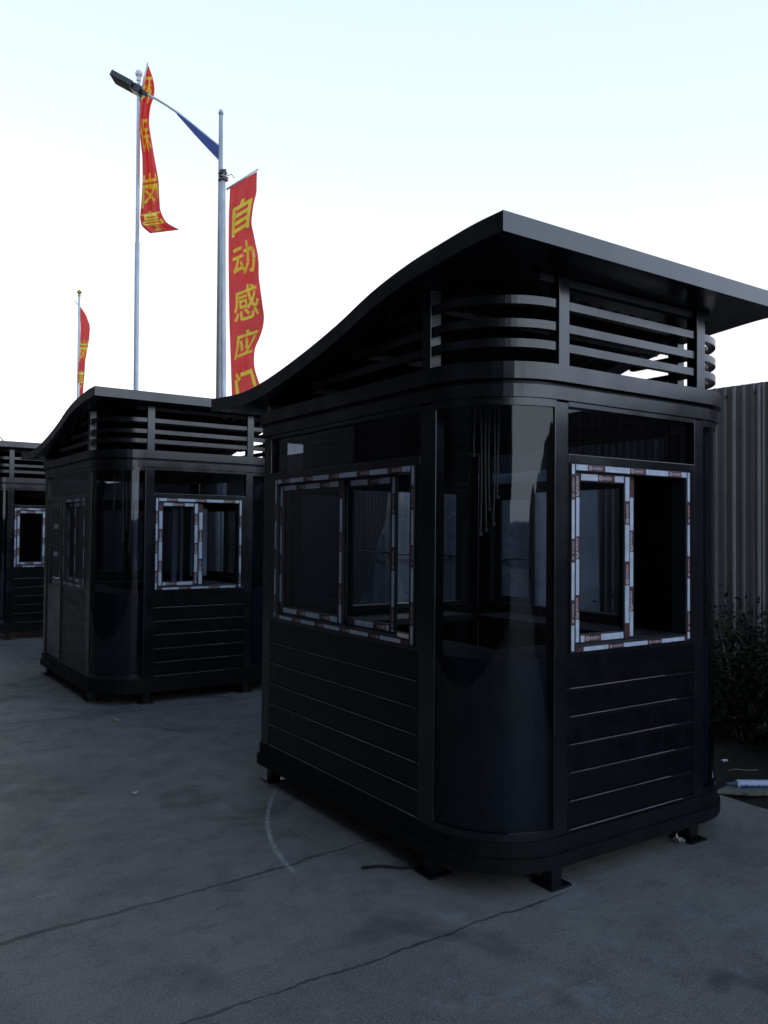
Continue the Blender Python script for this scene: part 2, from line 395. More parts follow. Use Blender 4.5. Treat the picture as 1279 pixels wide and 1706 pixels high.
def roof_z(y):
    P = PROF
    if y <= P[0][0]: return P[0][1]
    if y >= P[-1][0]: return P[-1][1]
    for i in range(len(P) - 1):
        if P[i][0] <= y <= P[i + 1][0]:
            t = (y - P[i][0]) / (P[i + 1][0] - P[i][0])
            p0 = P[max(i - 1, 0)]; p1 = P[i]; p2 = P[i + 1]; p3 = P[min(i + 2, len(P) - 1)]
            h = p2[0] - p1[0]
            m1 = (p2[1] - p0[1]) / (p2[0] - p0[0]) * h; m2 = (p3[1] - p1[1]) / (p3[0] - p1[0]) * h
            return (2 * t**3 - 3 * t**2 + 1) * p1[1] + (t**3 - 2 * t**2 + t) * m1 + (-2 * t**3 + 3 * t**2) * p2[1] + (t**3 - t**2) * m2

class Side:
    """a straight wall face: s runs along it, t points outward"""
    def __init__(s, o, d, n):
        s.M = Matrix(((d[0], n[0], 0, o[0]), (d[1], n[1], 0, o[1]), (0, 0, 1, 0), (0, 0, 0, 1)))
    def box(s, mb, s0, s1, t0, t1, z0, z1, bev=0): mb.box(s0, s1, t0, t1, z0, z1, s.M, bev)
SA = Side((0, 0), (0, 1), (-1, 0)); SB = Side((0, 0), (1, 0), (0, -1))
SCc = Side((W, 0), (0, 1), (1, 0)); SD = Side((0, D), (1, 0), (0, 1))

GLY = {}
def glyph_mesh(txt, fat=0.0):
    """triangulated flat lettering, one unit high"""
    key = (txt, fat)
    if key in GLY: return GLY[key]
    if txt == '动':      # drawn stroke by stroke: its outlines overlap in the font
        vs, fs = [], []; t = 0.058
        for li, st in enumerate([[(.04, .84), (.47, .84)], [(.0, .60), (.52, .60)], [(.27, .60), (.20, .40), (.07, .20)], [(.03, .20), (.46, .27)], [(.36, .46), (.49, .14)],
                   [(.53, .70), (.97, .70)], [(.93, .70), (.92, .35), (.86, .04)], [(.90, .03), (.72, .08)], [(.73, .98), (.72, .62), (.66, .32), (.50, .02)]]):
            n = len(vs)
            for i, p in enumerate(st):
                a = st[max(i - 1, 0)]; b = st[min(i + 1, len(st) - 1)]; dx, dy = b[0] - a[0], b[1] - a[1]; L = math.hypot(dx, dy); nx, ny = -dy / L * t, dx / L * t
                vs += [Vector((p[0] + nx, p[1] + ny, li * .0012)), Vector((p[0] - nx, p[1] - ny, li * .0012))]
            for i in range(len(st) - 1): fs.append((n + 2 * i, n + 2 * i + 1, n + 2 * i + 3, n + 2 * i + 2))
        GLY[key] = (vs, fs); return GLY[key]
    c = bpy.data.curves.new('lettering', 'FONT'); c.body = txt; c.offset = fat; c.resolution_u = 3; c.fill_mode = 'FRONT'
    o = bpy.data.objects.new('lettering', c); COL.objects.link(o); bpy.context.view_layer.update()
    me = o.to_mesh(); vs = [v.co.copy() for v in me.vertices]; fs = [tuple(p.vertices) for p in me.polygons]
    o.to_mesh_clear(); bpy.data.objects.remove(o); bpy.data.curves.remove(c)
    GLY[key] = (vs, fs); return GLY[key]

FILMTXT = "高科塑型材"
FR = random.Random(21)
def film(side, parent, s0, s1, t, z0, z1, phase=0.0, textual=True, tw=None):
    phase += FR.uniform(0, 0.06)
    """printed protective film stuck on one window profile: white lengths, brown lengths with lettering"""
    vert = (z1 - z0) > (s1 - s0)
    L = (z1 - z0) if vert else (s1 - s0); wd = (s1 - s0) if vert else (z1 - z0)
    white, brown, text = MB(), MB(), MB(); a = -phase; k = 0
    TH = 0.0012
    def bx(mb, a, b, off, tt0, tt1):
        c0, c1 = off, wd - off
        if vert: side.box(mb, s0 + c0, s0 + c1, t + tt0, t + tt1, z0 + a, z0 + b)
        else: side.box(mb, s0 + a, s0 + b, t + tt0, t + tt1, z0 + c0, z0 + c1)
    while a < L:
        ln = (0.172 if k % 2 == 0 else 0.114) * FR.uniform(0.93, 1.07)
        b = a + ln
        A, B = max(a, 0), min(b, L)
        if B - A > 0.008:
            if k % 2 == 0: bx(white, A, B, wd * 0.06, 0, TH)
            else:
                bx(brown, A, B, wd * 0.04, 0, TH)
                if textual and B - A > 0.103:
                    # round badge and five characters
                    cpos = A + 0.020; R_ = wd * 0.34
                    def P(u, v):   # u along, v across
                        if vert: p = Vector((s0 + wd / 2 + v * 1.0, t + TH + 0.0006, z0 + u))
                        else: p = Vector((s0 + u, t + TH + 0.0006, z0 + wd / 2 + v))
                        return side.M @ p
                    ring = [P(cpos + R_ * 1.25 * cos(q * pi / 8), R_ * sin(q * pi / 8)) for q in range(16)]
                    ring2 = [P(cpos + R_ * .85 * cos(q * pi / 8), R_ * .6 * sin(q * pi / 8)) for q in range(16)]
                    for q in range(16): text.face([ring[q], ring[(q + 1) % 16], ring2[(q + 1) % 16], ring2[q]])
                    text.face([P(cpos - R_ * .6, -R_ * .16), P(cpos + R_ * .6, -R_ * .16), P(cpos + R_ * .6, R_ * .2), P(cpos - R_ * .6, R_ * .2)])
                    vs, fs = glyph_mesh(FILMTXT, 0.01); sc = (0.062) / (len(FILMTXT) * 1.0); hh = wd * 0.55
                    sgn = -1 if side is SA else 1
                    mirror = (side is SA)
                    bmv = []
                    for v in vs:
                        u_ = A + 0.038 + v.x * sc; v_ = (v.y - 0.38) * min(hh, sc * 1.5)
                        if vert: u_, v_ = u_, -v_
                        if mirror and not vert: u_ = B + A - u_
                        if mirror and vert: v_ = -v_
                        bmv.append(text.bm.verts.new(P(u_, v_)))
                    for f in fs:
                        try: text.bm.faces.new([bmv[i] for i in f])
                        except ValueError: pass
        a = b; k += 1
    o = MB(); mats = [M['film_white'], M['film_brown'], M['film_text']]
    me = bpy.data.meshes.new('protective_film'); bm = o.bm
    for mi, src in enumerate((white, brown, text)):
        tmp = bpy.data.meshes.new('t'); src.bm.to_mesh(tmp); src.bm.free(); nf = len(bm.faces); bm.from_mesh(tmp)
        bm.faces.ensure_lookup_table()
        for f in bm.faces[nf:]: f.material_index = mi
        bpy.data.meshes.remove(tmp)
    return o.build('protective_film', mats, parent)

def frame_rect(side, mb, s0, s1, t0, t1, z0, z1, w_):
    side.box(mb, s0, s0 + w_, t0, t1, z0, z1, 0.003); side.box(mb, s1 - w_, s1, t0, t1, z0, z1, 0.003)
    side.box(mb, s0 + w_ + .0002, s1 - w_ - .0002, t0, t1, z0, z0 + w_, 0.003); side.box(mb, s0 + w_ + .0002, s1 - w_ - .0002, t0, t1, z1 - w_, z1, 0.003)

def window(side, root, s0, s1, z0, z1, sashes, glassmat, films=True, textual=True, flip=False):
    mb = MB(); frame_rect(side, mb, s0, s1, -0.075, 0.012, z0, z1, 0.034)
    fr = mb.build('window_frame', M['sash'], root)
    if films:
        fw = 0.030 if side is SB else 0.024
        film(side, fr, s0 + .002, s0 + .002 + fw * .7, 0.012, z0 + .01, z1 - .004, 0.05, textual)
        film(side, fr, s1 - .002 - fw * .7, s1 - .002, 0.012, z0 + .01, z1 - .004, 0.1, textual)
        film(side, fr, s0 + .03, s1 - .03, 0.012, z1 - .031, z1 - .002, 0.07, textual)
        film(side, fr, s0 + .03, s1 - .03, 0.012, z0 + .003, z0 + .025, 0.2, textual)
    for i, (a, b, dep, gl) in enumerate(sashes):
        mb = MB(); frame_rect(side, mb, a, b, dep - 0.018, dep, z0 + .034, z1 - .034, 0.046)
        sa = mb.build('sash', M['sash'], fr)
        if gl:
            g = MB(); side.box(g, a + .0465, b - .0465, dep - 0.012, dep - 0.008, z0 + .0805, z1 - .0805); g.build('pane', glassmat, fr)
        if films:
            sw = .034 if side is SB else .024
            film(side, fr, a + .006, a + .006 + sw, dep, z0 + .045, z1 - .045, 0.09 * i + .03, textual)
            film(side, fr, b - .006 - sw, b - .006, dep, z0 + .045, z1 - .045, 0.12 * i + .17, textual)
            film(side, fr, a + .05, b - .05, dep, z1 - .075, z1 - .042, 0.05, textual)
            film(side, fr, a + .05, b - .05, dep, z0 + .042, z0 + .075, 0.10, textual)
    return fr

def cladding(side, root, s0, s1, z0=0.235, z1=1.03):
    mb = MB(); pr = [(z1, 0.0)]
    zc = 0.888
    while zc > z0 + 0.01:
        pr += [(zc + 0.010, 0.0), (zc + 0.002, -0.006), (zc - 0.001, -0.005), (zc - 0.007, 0.004), (zc - 0.010, 0.0045), (zc - 0.018, 0.0)]
        zc -= 0.128
    pr.append((z0, 0.0))
    a = [mb.bm.verts.new(side.M @ Vector((s0, t, z))) for z, t in pr]; b = [mb.bm.verts.new(side.M @ Vector((s1, t, z))) for z, t in pr]
    for i in range(len(pr) - 1): mb.bm.faces.new((a[i], b[i], b[i + 1], a[i + 1]))
    ai = [mb.bm.verts.new(side.M @ Vector((s0, -0.05, z))) for z in (z1, z0)]; bi = [mb.bm.verts.new(side.M @ Vector((s1, -0.05, z))) for z in (z1, z0)]
    mb.bm.faces.new((a[0], ai[0], bi[0], b[0])); mb.bm.faces.new((ai[0], ai[1], bi[1], bi[0])); mb.bm.faces.new((ai[1], a[-1], b[-1], bi[1]))
    mb.bm.faces.new(a + ai[::-1]); mb.bm.faces.new(b + bi[::-1])
    cl = mb.build('cladding', M['clad'], root)
    zc = 0.888
    while zc > z0 + 0.01:
        q = MB(); side.box(q, s0 + .02, s1 - .02 - (.0 if side is not SB else FR.uniform(.04, .22)), -0.001, 0.0052, zc - .0015, zc + .0015); q.build('glint_strip', M['glint'], cl); zc -= 0.128  # light along each groove drawn as a pale strip, shortened where it fades
    return cl

def booth(label, loc, rz, sc, kind):
    root = empty('guard_booth', loc, rz, sc)
    tag(root, label, 'guard booth', 'black guard booths standing in a row')
    T = root
    # skirt round the base, two steps
    mb = MB(); mb.ribbon(outline(-0.06), outline(0.028), 0.105, 0.165); mb.build('skirt', M['dusty'], T)
    mb = MB(); mb.ribbon(outline(-0.06), outline(0.012), 0.166, 0.234); mb.build('base_rail', M['dusty'], T)
    mb = MB(); o = outline(-0.061); mb.ribbon([(W / 2 + (x - W / 2) * .01, D / 2 + (y - D / 2) * .01) for x, y in o], o, 0.12, 0.20); mb.build('floor_plate', M['inside'], T)
    # feet with plates
    for (x, y) in ((RR + .03, 0.05), (W - RR - .03, 0.05), (0.05, RR + .04), (W - 0.05, RR + .04), (0.06, D - 0.10), (W - 0.06, D - 0.10)):
        mb = MB(); mb.box(x - .032, x + .032, y - .032, y + .032, 0.012, 0.105); f = mb.build('foot', M['paint'], T)
        mb = MB(); mb.box(x - .065, x + .065, y - .065, y + .065, 0.0, 0.0118, bev=0.003); mb.build('foot_plate', M['paint'], f)
    # posts
    def post(side, s0, s1, top, t1=0.004, lowtop=2.20):
        mb = MB(); side.box(mb, s0, s1, -0.05, t1, 0.2345, lowtop, 0.004)
        m = (s0 + s1) / 2; side.box(mb, m - .034, m + .034, -0.045, 0.018, 2.3605, top, 0.003)
        return mb.build('post', M['paint'], T)
    post(SA, .375, .495, roof_z(.43) - .082)
    post(SA, 2.09, 2.19, roof_z(2.14) - .083)
    post(SB, .385, .472, 2.775); post(SB, 1.41, 1.487, 2.775)
    post(SCc, .375, .495, roof_z(.43) - .082); post(SCc, 2.09, 2.19, roof_z(2.14) - .083)
    post(SD, .06, .16, roof_z(2.23) - .083); post(SD, W - .16, W - .06, roof_z(2.23) - .083)
    # curved corner glass, in two sheets per corner: from the base to the lower rail
    for right in (0, 1):
        def gp(r, a):
            x, y = RR + r * cos(a), RR + r * sin(a)
            return (W - x, y) if right else (x, y)
        mb = MB(); n = 40; a0, a1 = pi + 0.02, 1.5 * pi - 0.02
        ro, ri = RR - 0.004, RR - 0.012
        co = [[mb.bm.verts.new((*gp(ro, a0 + (a1 - a0) * i / n), z)) for z in (0.27, 2.17)] for i in range(n + 1)]
        for i in range(n): mb.bm.faces.new((co[i][0], co[i + 1][0], co[i + 1][1], co[i][1])).smooth = True
        mb.build('curved_glass', M['cglass'], T)
        for z0, z1 in ((0.235, 0.27), (2.17, 2.205)):
            mb = MB()
            mb.ribbon([gp(RR - .03, a0 + (a1 - a0) * i / n) for i in range(n + 1)], [gp(RR + .006, a0 + (a1 - a0) * i / n) for i in range(n + 1)], z0, z1, closed=False)
            mb.build('glass_rail', M['paint'], T)
    # curved apron panels behind the lower half of the corner glass
    for right in (0, 1):
        def gq(r, a):
            x, y = RR + r * cos(a), RR + r * sin(a)
            return (W - x, y) if right else (x, y)
        mb = MB(); aa = [pi + .03 + (pi / 2 - .06) * i / 20 for i in range(21)]
        mb.ribbon([gq(RR - .05, a) for a in aa], [gq(RR - .035, a) for a in aa], 0.24, 1.03, closed=False); mb.build('corner_panel', M['apron'], T)
    # counter inside at sill height and inner ceiling
    mb = MB(); mb.ribbon(outline(-0.42), outline(-0.052), 0.98, 1.02); mb.build('counter', M['inside'], T)
    mb = MB(); o = outline(-0.061); mb.ribbon([(W / 2 + (x - W / 2) * .01, D / 2 + (y - D / 2) * .01) for x, y in o], o, 2.285, 2.31); mb.build('ceiling', M['inside'], T)
    # lower rail, shadow gap, upper rail
    mb = MB(); mb.ribbon(outline(-0.06), outline(0.016), 2.206, 2.264); mb.build('lower_rail', M['paint'], T)
    mb = MB(); mb.ribbon(outline(-0.05), outline(0.0), 2.2645, 2.2845); mb.build('rail_gap', M['clad'], T)
    mb = MB(); mb.ribbon(outline(-0.06), outline(0.034), 2.285, 2.36); mb.build('upper_rail', M['paint'], T)
    # louvre hoops, stopping where the wave roof comes down
    def dense(off):
        p = outline(off, 24); q = []
        for i in range(len(p)):
            a, b = p[i], p[(i + 1) % len(p)]; L = math.hypot(b[0] - a[0], b[1] - a[1]); m = max(1, int(L / .05))
            for k in range(m): q.append((a[0] + (b[0] - a[0]) * k / m, a[1] + (b[1] - a[1]) * k / m))
        return q
    pi_, po_ = dense(-0.032), dense(0.006)
    pi_ = [(x, y) for x, y in pi_]
    # same station count for both outlines
    def stations(off, n=400):
        p = outline(off, 24); L = [0]
        for i in range(len(p)): a, b = p[i], p[(i + 1) % len(p)]; L.append(L[-1] + math.hypot(b[0] - a[0], b[1] - a[1]))
        return p
    for zb in (2.43, 2.52, 2.625):
        zt = zb + 0.038
        pi0, po0 = outline(-0.032, 24), outline(0.006, 24)
        A_, B_ = [], []
        for i in range(len(po0)):
            j = (i + 1) % len(po0); L = math.hypot(po0[j][0] - po0[i][0], po0[j][1] - po0[i][1]); m = max(1, int(L / .04))
            for k in range(m):
                t = k / m
                A_.append((pi0[i][0] * (1 - t) + pi0[j][0] * t, pi0[i][1] * (1 - t) + pi0[j][1] * t))
                B_.append((po0[i][0] * (1 - t) + po0[j][0] * t, po0[i][1] * (1 - t) + po0[j][1] * t))
        ok = [zt < roof_z(b[1]) - .0815 for b in B_]
        if all(ok):
            mb = MB(); mb.ribbon(A_, B_, zb, zt); mb.build('louvre', M['paint'], T)
        else:
            st = next(i for i in range(len(ok)) if ok[i] and not ok[i - 1])
            seq = [(st + k) % len(ok) for k in range(len(ok))]
            runs, cur = [], []
            for q in seq:
                if ok[q]: cur.append(q)
                elif cur: runs.append(cur); cur = []
            if cur: runs.append(cur)
            mb = MB()
            for r_ in runs:
                if len(r_) > 2: mb.ribbon([A_[q] for q in r_], [B_[q] for q in r_], zb, zt, closed=False)
            mb.build('louvre', M['paint'], T)
    # wave roof
    x0, x1 = -0.16, 1.90; th = 0.082; ys = [-0.25 + 2.966 * i / 72 for i in range(73)]
    mb = MB(); t0, t1, b0, b1 = [], [], [], []
    for y in ys:
        z = roof_z(y)
        t0.append(mb.bm.verts.new((x0, y, z))); t1.append(mb.bm.verts.new((x1, y, z)))
        b0.append(mb.bm.verts.new((x0, y, z - th))); b1.append(mb.bm.verts.new((x1, y, z - th)))
    for i in range(len(ys) - 1):
        for q, sm in (((t0[i], t1[i], t1[i + 1], t0[i + 1]), 1), ((b0[i], b0[i + 1], b1[i + 1], b1[i]), 1), ((t0[i], t0[i + 1], b0[i + 1], b0[i]), 0), ((t1[i], b1[i], b1[i + 1], t1[i + 1]), 0)):
            mb.bm.faces.new(q)
    mb.bm.faces.new((t0[0], b0[0], b1[0], t1[0])); mb.bm.faces.new((t0[-1], t1[-1], b1[-1], b0[-1]))
    es = [e for e in mb.bm.edges if len(e.link_faces) == 2 and e.calc_face_angle(0) > 0.9]
    bmesh.ops.bevel(mb.bm, geom=es, offset=0.004, segments=2, affect='EDGES', profile=0.6)
    rf = mb.build('roof', M['roof'], T)
    mb = MB()
    for y in (0.03, 0.55, 1.1, 1.65, 2.15):
        z = min(roof_z(y - .02), roof_z(y + .02)) - th - .001
        mb.box(0.06 if y > 0.3 else 0.3, W - (0.06 if y > 0.3 else 0.3), y - .02, y + .02, z - .035, z)
    mb.build('purlins', M['inside'], rf)
    mb = MB()   # corrugated lining under the roof
    nn = 14
    for k in range(nn):
        xa = 0.1 + (W - .2) * k / nn
        for i in range(12, 66, 1):
            ya, yb = ys[i], ys[i + 1]; za, zb_ = roof_z(ya) - th - .004, roof_z(yb) - th - .004
            mb.face([(xa, ya, za), (xa + .05, ya, za - .018), (xa + .05, yb, zb_ - .018), (xa, yb, zb_)])
            mb.face([(xa + .05, ya, za - .018), (xa + .1, ya, za), (xa + .1, yb, zb_), (xa + .05, yb, zb_ - .018)])
    mb.build('lining', M['galv'] if False else M['inside'], rf)

    # walls
    def lintel(side, s0, s1, z=1.921):
        mb = MB(); side.box(mb, s0, s1, -0.05, 0.006, z, z + .042, 0.003); side.box(mb, s0, s1, -0.05, 0.004, 2.18, 2.2055, 0.002); mb.build('transom_bar', M['paint'], T)
        g = MB(); side.box(g, s0 + .001, s1 - .001, -0.026, -0.022, z + .0425, 2.1795); g.build('transom_glass', M['glass'], T)
    def sill(side, s0, s1):
        mb = MB(); side.box(mb, s0, s1, -0.05, 0.004, 1.0305, 1.0495, 0.002); mb.build('sill', M['paint'], T)
    def jamb(side, s0, s1, z0=1.0305, z1=1.9205):
        mb = MB(); side.box(mb, s0, s1, -0.05, 0.003, z0, z1); mb.build('jamb', M['paint'], T)
    # front (side B)
    window(SB, T, .483, 1.363, 1.05, 1.92, [(.517, .925, -0.012, 1), (.94, 1.33, -0.04, 0)] if False else [(.517, .915, -0.006, 1)], M['glass'])
    mbx = MB(); frame_rect(SB, mbx, .895, .975, -0.052, -0.030, 1.085, 1.885, 0.014)
    s2 = mbx.build('sash', M['sash'], T)
    film(SB, s2, .930, .968, -0.0298, 1.095, 1.875, 0.02)
    sill(SB, .4725, 1.4095); lintel(SB, .4725, 1.4095); cladding(SB, T, .4725, 1.4095); jamb(SB, 1.3635, 1.4095); jamb(SB, .4725, .4825)
    if kind == 'wide':
        window(SA, T, .533, 2.01, 1.05, 1.92, [(1.22, 1.976, -0.006, 1), (.745, 1.26, -0.030, 1)], M['glass'])
        sill(SA, .4955, 2.0895); lintel(SA, .4955, 2.0895); cladding(SA, T, .4955, 2.0895); jamb(SA, 2.0105, 2.0895); jamb(SA, .4955, .5325)
    else:
        window(SA, T, .56, 1.34, 1.05, 1.92, [(.60, .97, -0.006, 1), (.94, 1.31, -0.03, 1)], M['glass'], textual=False)
        sill(SA, .4955, 1.42); lintel(SA, .4955, 2.0895); cladding(SA, T, .4955, 1.42); jamb(SA, 1.3405, 1.42, 1.0505); jamb(SA, .4955, .5595)
        mb = MB(); SA.box(mb, 1.42, 1.48, -0.05, 0.012, 0.2345, 1.9205, 0.003); mb.build('post', M['paint'], T)
        # door with glazed top half
        mb = MB(); SA.box(mb, 1.4805, 2.0895, -0.045, -0.008, 0.24, 1.02, 0.004)
        SA.box(mb, 1.4805, 1.56, -0.045, -0.008, 1.0205, 1.9195, 0.004); SA.box(mb, 2.01, 2.0895, -0.045, -0.008, 1.0205, 1.9195, 0.004)
        SA.box(mb, 1.5605, 2.0095, -0.045, -0.008, 1.84, 1.9195, 0.004)
        dr = mb.build('door', M['paint'], T)
        mb = MB(); SA.box(mb, 1.561, 2.009, -0.03, -0.026, 1.0205, 1.8395); mb.build('pane', M['glass'], dr)
        mb = MB(); SA.box(mb, 1.50, 1.535, -0.008, 0.0, 1.0, 1.16, 0.002); SA.box(mb, 1.505, 1.62, 0.03, 0.045, 1.09, 1.11, 0.003); SA.box(mb, 1.508, 1.528, 0.0, 0.031, 1.09, 1.11)
        mb.build('handle', M['steel'], dr)
        for zz in (1.62, 1.32):
            mb = MB(); SA.box(mb, 1.70, 1.90, -0.0255, -0.0245, zz, zz + .05); mb.build('sticker', M['film_white'], dr)
    # far side and back: open windows over the same cladding
    def far(side, s0, s1, w0, w1, sashes):
        window(side, T, w0, w1, 1.05, 1.92, sashes, M['glass'], films=False)
        sill(side, s0, s1); lintel(side, s0, s1); cladding(side, T, s0, s1)
        jamb(side, s0, w0 - .0005, 1.0505); jamb(side, w1 + .0005, s1, 1.0505)
    if kind == 'wide':
        far(SCc, .4955, 2.0895, .78, 2.05, [(1.62, 2.01, -0.006, 0)])
        far(SD, .1605, W - .1605, .20, 1.67, [(.24, .70, -0.006, 1)])
        mb = MB(); SD.box(mb, .285, W - .162, -0.046, -0.03, 1.965, 2.178); mb.build('transom_blocker', M['inside'], T)  # added board, hides most of the sky showing through the rear transom
    else:
        far(SCc, .4955, 2.0895, .78, 2.05, [(.82, 1.43, -0.006, 1), (1.4, 2.01, -0.03, 1)])
        far(SD, .1605, W - .1605, .20, 1.67, [(.24, .95, -0.006, 1), (.92, 1.63, -0.03, 1)])
        if kind == 'last':
            mb = MB(); SD.box(mb, .162, W - .162, -0.11, -0.10, 1.04, 2.20); mb.build('back_blocker', M['inside'], T)  # added dark board, stops sky shining through the farthest booth
        # film-wrapped spare panel leaning behind the open sash
        mb = MB(); mb.box(1.14, 1.20, 1.3, 1.34, 1.03, 1.86, bev=.004); mb.box(1.24, 1.27, 1.3, 1.34, 1.03, 1.86, bev=.004); mb.box(1.36, 1.56, 1.31, 1.33, 1.1, 1.86, bev=.004)
        mb.build('wrapped_panel', M['film_white'], T)
    return root

booth('nearest black guard booth, the tall one in front with a three pane side window', (2.32, 2.627, 0), 0, 1, 'wide')
booth('middle black guard booth with a door and narrow window on its left side', (2.0, 7.433, 0), 0.0199, 0.986, 'door')
booth('farthest black guard booth, cut off by the left edge of the photo', (1.70, 12.70, 0), 0.02, 0.985, 'last')

# ------------------------------------------------------------------ flagpoles, banners and street lamp
def cloth_banner(parent, dep, Lp, Rp, chars, tops, size, wave, name='banner', fat=0.010, nu=14, nv=90, glyph_u=(0.18, 0.85)):
    """cloth hung at distance dep; Lp/Rp are left and right edge points from top to bottom"""
    def interp(P, v):
        ys = [p[1] for p in P]; 
        t = v * (len(P) - 1); i = min(int(t), len(P) - 2); f = t - i
        p0, p1, p2, p3 = P[max(i - 1, 0)], P[i], P[i + 1], P[min(i + 2, len(P) - 1)]
        def cr(a, b, c, d): return 0.5 * ((2 * b) + (-a + c) * f + (2 * a - 5 * b + 4 * c - d) * f * f + (-a + 3 * b - 3 * c + d) * f**3)
        return (cr(p0[0], p1[0], p2[0], p3[0]), cr(p0[1], p1[1], p2[1], p3[1]))
    fwd = CAM_R @ Vector((0, 0, -1))
    def S(u, v, lift=0.0):
        a, b = interp(Lp, v), interp(Rp, v)
        px, py = a[0] + (b[0] - a[0]) * u, a[1] + (b[1] - a[1]) * u
        d = wave(u, v)
        return at(px, py, dep + d - lift)
    nu, nv = nu * 5, nv * 5
    import numpy as np
    cut = np.zeros((nv, nu), bool)
    FAT = {'自': .03, '动': .015, '感': .015, '应': .025, '门': .03, '环': .02, '保': .015, '岗': .015, '亭': .025}
    for ch, (v0, v1) in zip(chars, tops):
        vs, fs = glyph_mesh(ch, FAT[ch]); X = np.array([(p.x, p.y) for p in vs]); X = (X - X.min(0)) / (X.max(0) - X.min(0))
        uu = (np.arange(nu) + .5) / nu; vv = (np.arange(nv) + .5) / nv
        gu = (uu - glyph_u[0]) / (glyph_u[1] - glyph_u[0]); gv = (v1 - vv) / (v1 - v0)
        iu = np.where((gu > 0) & (gu < 1))[0]; iv = np.where((gv > 0) & (gv < 1))[0]
        P, Q = np.meshgrid(gu[iu], gv[iv])
        for du, dv in ((0, 0),):
            hit = np.zeros(P.shape, bool)
            for f in fs:
                for k in range(1, len(f) - 1):
                    a_, b_, c_ = X[f[0]], X[f[k]], X[f[k + 1]]
                    d1 = (P - b_[0]) * (a_[1] - b_[1]) - (a_[0] - b_[0]) * (Q - b_[1])
                    d2 = (P - c_[0]) * (b_[1] - c_[1]) - (b_[0] - c_[0]) * (Q - c_[1])
                    d3 = (P - a_[0]) * (c_[1] - a_[1]) - (c_[0] - a_[0]) * (Q - a_[1])
                    hit |= ((d1 >= 0) & (d2 >= 0) & (d3 >= 0)) | ((d1 <= 0) & (d2 <= 0) & (d3 <= 0))
        e = hit.copy(); e[1:] &= hit[:-1]; e[:-1] &= hit[1:]; e[:, 1:] &= hit[:, :-1]; e[:, :-1] &= hit[:, 1:]
        cut[np.ix_(iv, iu)] |= e
    mb = MB(); g = [[mb.bm.verts.new(S(i / nu, j / nv)) for i in range(nu + 1)] for j in range(nv + 1)]
    for j in range(nv):
        for i in range(nu):
            if cut[j, i]: continue
            mb.bm.faces.new((g[j][i], g[j][i + 1], g[j + 1][i + 1], g[j + 1][i])).smooth = True
    bn = mb.build(name, M['flag'], parent)
    tx = MB()
    for ch, (v0, v1) in zip(chars, tops):
        vs, fs = glyph_mesh(ch, {'自': .03, '动': .015, '感': .015, '应': .025, '门': .03, '环': .02, '保': .015, '岗': .015, '亭': .025}[ch])
        xs = [p.x for p in vs]; ys = [p.y for p in vs]; ax, bx, ay, by = min(xs), max(xs), min(ys), max(ys)
        bm = bmesh.new(); bv = [bm.verts.new(((p.x - ax) / (bx - ax), (p.y - ay) / (by - ay), p.z)) for p in vs]
        for f in fs:
            try: bm.faces.new([bv[i] for i in f])
            except ValueError: pass
        for k in range(1, 24):
            for no in ((1, 0, 0), (0, 1, 0)):
                bmesh.ops.bisect_plane(bm, geom=bm.verts[:] + bm.edges[:] + bm.faces[:], plane_co=(k / 24, k / 24, 0), plane_no=no)
        for v in bm.verts:
            u = glyph_u[0] + (glyph_u[1] - glyph_u[0]) * v.co.x; vv = v1 + (v0 - v1) * v.co.y
            v.co = S(u, vv, 0.008 + v.co.z)
        tmp = bpy.data.meshes.new('t'); bm.to_mesh(tmp); bm.free(); tx.bm.from_mesh(tmp); bpy.data.meshes.remove(tmp)
    tx.build('lettering', M['flag_yellow'], bn)
    return bn

def pole_base(px, dep):
    p = at(px, 700, dep); return Vector((p.x, p.y, 0))

def flagpole(label, px, top_y, dep, r0, r1, finial='steel', lean_px=0):
    b = pole_base(px, dep); root = empty('flagpole', b); tag(root, label, 'flagpole', 'flagpoles flying red banners')
    ztop = at(px, top_y, dep).z; tp = at(px + lean_px, top_y, dep); off = Vector((tp.x - b.x, tp.y - b.y, 0))
    hs = [0.02, ztop * .36, ztop * .36 + .01, ztop * .7, ztop * .7 + .01, ztop]
    rs = [r0, r0 * .95, r0 * .86, r0 * .82, r1 * 1.08, r1]
    mb = MB(); mb.tube([off * (h / ztop) + Vector((0, 0, h)) for h in hs], rs, 14); mb.build('pole', M['steel'], root)
    mb = MB(); mb.lathe(Vector((0, 0, 0)), [(r0 * 3, 0), (r0 * 3, .02), (r0 * 1.6, .03), (r0 * 1.5, .12), (r0 * 1.02, .13)]); mb.build('base', M['steel'], root)
    mb = MB(); k = r1
    mb.lathe(off + Vector((0, 0, ztop)), [(k * 1.1, 0), (k * 1.3, .02), (k * 1.2, .05), (k * .6, .07), (k * 1.6, .09), (k * 2.1, .13), (k * 1.7, .17), (k * .4, .2)])
    mb.build('finial', M['gold'] if finial == 'gold' else M['steel'], root)
    return root, b, off, ztop

def boom(root, b, p, q, r=0.012):
    mb = MB(); mb.tube([p - b, q - b], r, 8); return mb.build('boom', M['steel'], root)

# right: banner reads in full, cut by the booth roof
DEP1 = 11.5
r1_, b1_, off1, z1_ = flagpole('flagpole beside the street lamp, its wide red banner reading five large characters', 377.5, 292, DEP1, 0.048, 0.034, lean_px=-6)
